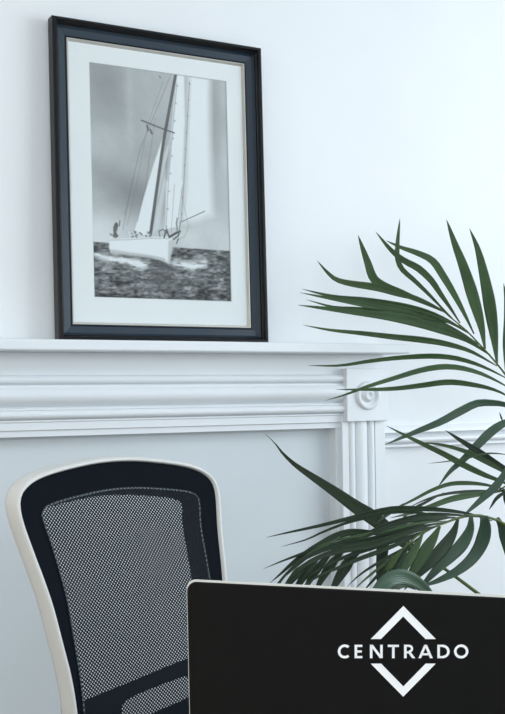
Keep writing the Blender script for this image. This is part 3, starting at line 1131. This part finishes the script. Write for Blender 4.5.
def base_in(i):
    a = 1.3 * i
    return ((POT.x + .05 * math.cos(a), POT.y + .05 * math.sin(a), .62), (POT.x + .03 * math.cos(a), POT.y + .03 * math.sin(a), .315))


D = dict
A_l = [
    ([(515, 400), (495, 390), (472, 384.5), (448, 382), (420, 385.5), (395, 388.5), (370, 389.5), (336, 389.5)], 5.5, D(y0=-.36, y1=-.22, roll=.3)),
    ([(513, 390), (495, 380), (478, 372.5), (458, 367.5), (440, 367), (420, 370.5), (395, 378), (366, 387), (343, 395.5), (325, 400.5)], 5.2, D(y0=-.36, y1=-.20, roll=-.3)),
    ([(508, 379), (485, 367.5), (460, 359), (435, 356), (400, 357.5), (370, 361), (340, 365.5), (308, 365.5)], 5.0, D(y0=-.35, y1=-.20, roll=.4)),
    ([(497, 366), (470, 351), (445, 343.5), (420, 339.5), (395, 337), (360, 333), (330, 330), (303, 325)], 6.0, D(y0=-.34, y1=-.16, roll=.2)),
    ([(490, 355), (467, 340), (440, 329.5), (415, 322), (385, 316), (355, 312), (322, 308), (298, 305)], 8.5, D(y0=-.33, y1=-.12, roll=.1)),
    ([(480, 345), (460, 333), (435, 321.5), (400, 312), (355, 303), (322.7, 297), (300, 292.5)], 6.5, D(y0=-.32, y1=-.12, roll=-.2)),
    ([(470, 334), (450, 322), (428, 312.5), (400, 305.5), (366, 300), (333.6, 296.5), (302, 289)], 6.2, D(y0=-.32, y1=-.11, roll=.3)),
    ([(462, 327), (440, 320), (400, 313.5), (360, 309), (333.6, 307), (306, 299.5)], 5, D(y0=-.30, y1=-.12, roll=.2)),
    ([(446, 313), (434, 306), (417, 298.5), (400, 294), (377, 287.5), (351, 283.5), (336, 279.5), (327, 272), (317, 260.5)], 6.8, D(y0=-.28, y1=-.05, roll=.1, peak=.55)),
    ([(442, 311), (425, 303), (402, 293), (385, 286.5), (374, 279), (367.5, 262), (362.5, 248), (358, 235)], 8.0, D(y0=-.28, y1=-.05, roll=.1, peak=.60)),
    ([(453, 319), (441, 307), (427, 292.5), (414, 280), (402, 269), (397.5, 258), (397.5, 245), (398.5, 232), (400, 218)], 5.0, D(y0=-.27, y1=-.06, roll=.2, peak=.6)),
    ([(460, 323), (450, 307.5), (440.7, 294), (431, 280), (418, 268), (404, 260.5), (391, 250), (375.5, 231.5)], 6.5, D(y0=-.27, y1=-.08, roll=.2, peak=.55)),
    ([(474, 334), (465, 315), (455, 296), (443, 276), (432, 260.5), (417, 253), (401, 247.5), (386, 240.5)], 7.0, D(y0=-.28, y1=-.09, roll=-.3, peak=.6)),
    ([(485, 349), (481, 325), (472, 293), (463, 265), (454.5, 243), (446.5, 219.5)], 11, D(y0=-.31, y1=-.12, roll=.1, peak=.45)),
    ([(497, 363), (494, 335), (489, 300), (482.5, 268), (477, 247), (469.5, 228.5)], 11.5, D(y0=-.33, y1=-.14, roll=.1, peak=.45)),
    ([(506, 376), (507, 350), (507.5, 320), (506, 298), (503.5, 283)], 8.0, D(y0=-.35, y1=-.2, roll=.2)),
    ([(520, 392), (524, 350), (528, 310), (531, 270)], 10, D(y0=-.36, y1=-.2, roll=.2)),
    ([(530, 420), (518, 410), (505, 404.5), (492, 402.8), (477, 403.3), (461.6, 410.5), (440, 422), (418, 431), (402, 437.5), (385, 445)], 7.5, D(y0=-.40, y1=-.26, roll=.2, base=.25, peak=.5, mi=2)),
    ([(530, 424), (516, 420.5), (504.7, 423), (492, 431), (479, 443.5), (464, 459), (450, 471.5), (438, 487)], 8.5, D(y0=-.41, y1=-.34, roll=.1, mi=2)),
]
frond('upper frond fanned out against the wall', A_l, [(436, 300, -.255), (441.8, 310, -.27), (455, 321, -.285), (466.9, 331, -.30), (482, 347, -.32), (493, 359, -.34), (505, 374, -.36), (525, 402, -.40), (548, 450, -.46), (572, 520, -.54)], .0010, .0065, base_in(0))

B_l = [
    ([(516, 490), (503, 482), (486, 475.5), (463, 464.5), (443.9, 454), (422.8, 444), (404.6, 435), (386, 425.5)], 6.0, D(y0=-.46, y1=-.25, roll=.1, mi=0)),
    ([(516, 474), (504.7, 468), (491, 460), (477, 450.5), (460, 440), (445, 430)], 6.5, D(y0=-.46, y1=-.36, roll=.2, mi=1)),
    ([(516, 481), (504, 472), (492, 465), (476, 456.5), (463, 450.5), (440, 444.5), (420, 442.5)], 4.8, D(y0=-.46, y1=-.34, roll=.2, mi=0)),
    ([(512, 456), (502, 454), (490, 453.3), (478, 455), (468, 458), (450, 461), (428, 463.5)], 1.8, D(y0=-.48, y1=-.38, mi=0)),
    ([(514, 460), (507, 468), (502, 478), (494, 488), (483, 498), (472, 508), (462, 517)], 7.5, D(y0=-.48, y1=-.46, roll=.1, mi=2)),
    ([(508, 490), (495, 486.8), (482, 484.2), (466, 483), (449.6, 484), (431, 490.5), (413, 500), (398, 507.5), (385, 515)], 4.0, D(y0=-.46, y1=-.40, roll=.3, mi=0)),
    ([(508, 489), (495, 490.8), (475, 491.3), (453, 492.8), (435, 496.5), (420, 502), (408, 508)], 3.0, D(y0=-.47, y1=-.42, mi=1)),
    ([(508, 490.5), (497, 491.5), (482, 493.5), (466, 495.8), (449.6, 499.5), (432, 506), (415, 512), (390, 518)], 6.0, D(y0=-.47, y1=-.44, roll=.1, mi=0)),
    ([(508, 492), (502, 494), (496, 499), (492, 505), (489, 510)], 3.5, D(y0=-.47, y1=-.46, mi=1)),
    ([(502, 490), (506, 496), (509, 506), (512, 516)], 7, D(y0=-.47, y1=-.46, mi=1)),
    ([(503, 422), (501, 417), (499.5, 412)], 1.6, D(y0=-.47, y1=-.46, mi=1)),
]
frond('middle frond with narrow crossing leaves', B_l, [(499, 490, -.465), (506, 486, -.47), (515, 484, -.48), (532, 500, -.50), (555, 545, -.54)], .0016, .006, base_in(1))

C_l = [
    # long leaves thrown to the left
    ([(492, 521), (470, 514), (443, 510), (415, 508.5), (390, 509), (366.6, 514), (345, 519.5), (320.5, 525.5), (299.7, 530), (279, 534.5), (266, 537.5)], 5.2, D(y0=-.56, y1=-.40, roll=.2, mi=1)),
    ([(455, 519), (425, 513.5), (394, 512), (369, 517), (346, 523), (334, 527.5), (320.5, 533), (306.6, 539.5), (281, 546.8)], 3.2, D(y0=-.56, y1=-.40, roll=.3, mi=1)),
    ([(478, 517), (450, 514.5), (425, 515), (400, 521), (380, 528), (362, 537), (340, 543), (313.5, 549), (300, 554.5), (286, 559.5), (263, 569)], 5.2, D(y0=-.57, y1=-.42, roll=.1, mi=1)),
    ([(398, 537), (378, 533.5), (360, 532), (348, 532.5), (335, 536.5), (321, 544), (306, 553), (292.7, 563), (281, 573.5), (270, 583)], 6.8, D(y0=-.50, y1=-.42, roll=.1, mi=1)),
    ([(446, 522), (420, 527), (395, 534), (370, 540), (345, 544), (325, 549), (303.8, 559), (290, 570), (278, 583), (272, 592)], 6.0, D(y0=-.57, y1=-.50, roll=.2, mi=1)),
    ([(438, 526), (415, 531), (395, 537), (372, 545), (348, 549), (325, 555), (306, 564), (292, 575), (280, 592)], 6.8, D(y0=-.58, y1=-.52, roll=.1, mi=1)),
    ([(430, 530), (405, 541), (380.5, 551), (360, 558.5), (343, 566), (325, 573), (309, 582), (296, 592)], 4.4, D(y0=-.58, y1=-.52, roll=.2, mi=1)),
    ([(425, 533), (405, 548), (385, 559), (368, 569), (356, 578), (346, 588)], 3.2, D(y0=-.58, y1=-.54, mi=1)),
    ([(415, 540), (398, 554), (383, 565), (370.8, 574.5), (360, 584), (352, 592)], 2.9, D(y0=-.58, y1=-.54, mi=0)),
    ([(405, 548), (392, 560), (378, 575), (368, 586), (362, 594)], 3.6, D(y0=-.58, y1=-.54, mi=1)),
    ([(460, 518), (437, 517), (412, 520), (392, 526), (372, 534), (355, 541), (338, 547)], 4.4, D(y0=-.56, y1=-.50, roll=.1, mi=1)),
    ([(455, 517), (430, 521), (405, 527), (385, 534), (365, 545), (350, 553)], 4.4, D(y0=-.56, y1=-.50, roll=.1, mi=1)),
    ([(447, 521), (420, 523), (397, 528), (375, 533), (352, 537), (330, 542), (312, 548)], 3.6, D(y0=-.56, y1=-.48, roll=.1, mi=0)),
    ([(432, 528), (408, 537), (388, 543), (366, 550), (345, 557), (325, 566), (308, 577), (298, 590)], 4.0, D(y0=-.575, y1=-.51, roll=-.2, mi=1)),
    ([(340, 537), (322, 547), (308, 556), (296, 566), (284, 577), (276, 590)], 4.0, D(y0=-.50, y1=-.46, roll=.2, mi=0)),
    # hanging blades on the right
    ([(484, 516), (485, 528), (481, 544), (471.5, 559), (458, 570.5), (446, 577), (432, 583), (414, 588)], 13.0, D(y0=-.56, y1=-.50, roll=.1, base=.55, peak=.22, tip=1.0, mi=2)),
    ([(471, 516.5), (470, 529), (462.5, 543.5), (451, 556), (439, 567), (428, 579), (418, 590)], 12.0, D(y0=-.57, y1=-.52, roll=.1, base=.3, peak=.38, mi=2)),
    ([(458, 519), (454, 531), (446, 544), (437, 555), (427, 565), (416, 576), (404, 590)], 12.5, D(y0=-.57, y1=-.54, roll=.1, base=.2, peak=.42, mi=1)),
    ([(440, 526), (434, 537), (427, 548), (420, 560), (412, 572), (403, 588)], 11.5, D(y0=-.58, y1=-.55, roll=.1, base=.2, mi=0)),
    ([(423, 533), (417, 545), (410, 558), (402, 571), (394, 584), (389, 592)], 9.0, D(y0=-.58, y1=-.56, roll=.1, base=.2, mi=0)),
    ([(410, 543), (402, 556), (394, 569), (388, 580), (384, 592)], 7.5, D(y0=-.58, y1=-.56, mi=1)),
    ([(402, 551), (394, 560), (387, 572), (380, 588)], 6.0, D(y0=-.58, y1=-.56, mi=0)),
    ([(396, 556), (390, 566), (384, 576), (378, 592)], 7.0, D(y0=-.575, y1=-.56, mi=1)),
    ([(497, 518), (501, 526), (504, 538), (507, 552), (509, 566)], 8.0, D(y0=-.55, y1=-.52, mi=2, base=.5)),
    # blades hanging on the far left of the frond
    ([(358, 548), (350, 560), (341, 574), (334, 586), (329, 596)], 10.5, D(y0=-.52, y1=-.50, mi=1)),
    ([(345, 549), (335, 560), (326, 572), (319, 584), (314, 595)], 8.5, D(y0=-.52, y1=-.50, mi=1)),
    ([(332, 553), (323, 562), (314, 574), (307, 585), (302, 595)], 7.5, D(y0=-.52, y1=-.50, mi=1)),
    ([(320, 557), (311, 566), (303, 577), (296, 588), (292, 596)], 7.5, D(y0=-.52, y1=-.50, mi=1)),
    ([(306, 563), (298, 572), (290, 582), (284, 592)], 8.0, D(y0=-.52, y1=-.50, mi=1)),
    ([(372, 541), (362, 549), (354, 558), (346, 567), (341, 573)], 3.2, D(y0=-.54, y1=-.52, mi=1)),
]
frond('lower frond arching over the top of the laptop', C_l, [(384, 580, -.57), (394, 558, -.575), (406, 546, -.58), (419, 534.5, -.575), (433, 527.5, -.57), (447, 522, -.565), (462, 517, -.56), (477, 515.2, -.555), (490, 518, -.555), (503, 523, -.555), (522, 542, -.56), (545, 590, -.58)], .0012, .006, base_in(2))

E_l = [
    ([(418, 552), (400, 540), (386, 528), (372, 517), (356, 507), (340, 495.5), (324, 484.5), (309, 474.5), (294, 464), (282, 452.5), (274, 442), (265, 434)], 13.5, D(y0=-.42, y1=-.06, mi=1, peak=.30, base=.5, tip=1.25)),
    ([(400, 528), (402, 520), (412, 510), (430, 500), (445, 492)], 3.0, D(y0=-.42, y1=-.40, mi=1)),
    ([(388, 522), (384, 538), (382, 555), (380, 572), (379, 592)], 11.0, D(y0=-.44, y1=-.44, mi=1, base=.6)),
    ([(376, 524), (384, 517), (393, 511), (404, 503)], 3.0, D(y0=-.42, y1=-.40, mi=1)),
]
frond('dark frond behind with one long blade pointing up to the left', E_l, [(386, 526, -.42), (404, 542, -.43), (424, 556, -.44), (442, 567, -.45), (460, 580, -.46), (476, 592, -.47), (505, 612, -.50)], .0030, .0056, base_in(3))
G_l = [
    ([(372, 604), (380, 589), (389, 580), (400, 577), (411, 579.5), (421, 585.5), (430, 594), (438, 605)], 14.5, D(y0=-.68, y1=-.66, mi=2, base=.7, peak=.45, roll=.15)),
    ([(388, 602), (396, 588), (406, 585), (416, 590)], 6.0, D(y0=-.64, y1=-.62, mi=1, base=.7)),
]
frond('single broad leaf curling over just above the laptop lid', G_l, [(376, 600, -.68), (382, 615, -.68), (400, 640, -.68), (440, 680, -.67)], .0020, .0040, base_in(4))

# ------------------------------------------------------------------ light
def area(name, loc, target, sx, sy, power, col):
    l = bpy.data.lights.new(name, 'AREA'); l.shape = 'RECTANGLE'; l.size = sx; l.size_y = sy
    l.energy = power; l.color = col
    o = bpy.data.objects.new(name, l); C.objects.link(o); o.location = loc
    d = (Vector(target) - Vector(loc)).normalized()
    o.rotation_euler = d.to_track_quat('-Z', 'Y').to_euler()
    return o


area('window_daylight', (X1 - .03, (WY0 + WY1) / 2, 1.68), (0, -1.5, 1.4), 2.1, 1.4, 50, (.87, .94, 1.0))
area('overhead_fill', (-.2, -2.2, ZC - .05), (.2, -1.8, 0), 1.8, 1.4, 30, (.80, .91, 1.0))  # unseen overhead fill, added for contrast on the mouldings
area('front_fill', (.2, Y0 + .05, 1.60), (.9, 0, .9), 2.4, 1.5, 48, (.82, .915, 1.0))  # added soft fill from behind the camera, that wall has no window
area('warm_left_fill', (-1.3, -1.2, 1.25), (.8, 0, 1.3), .5, .5, 6.5, (1.0, .76, .48))  # added warm fill from the left, no lamp stands there
w = bpy.data.worlds.new('sky'); S.world = w; w.use_nodes = True
w.node_tree.nodes['Background'].inputs[0].default_value = (.75, .87, 1, 1)
w.node_tree.nodes['Background'].inputs[1].default_value = 1.0

S.view_settings.view_transform = 'Standard'
S.view_settings.look = 'None'
S.view_settings.exposure = 0.12
S.view_settings.gamma = 1
S.view_settings.use_curve_mapping = False
S.cycles.max_bounces = 8
S.cycles.transparent_max_bounces = 12
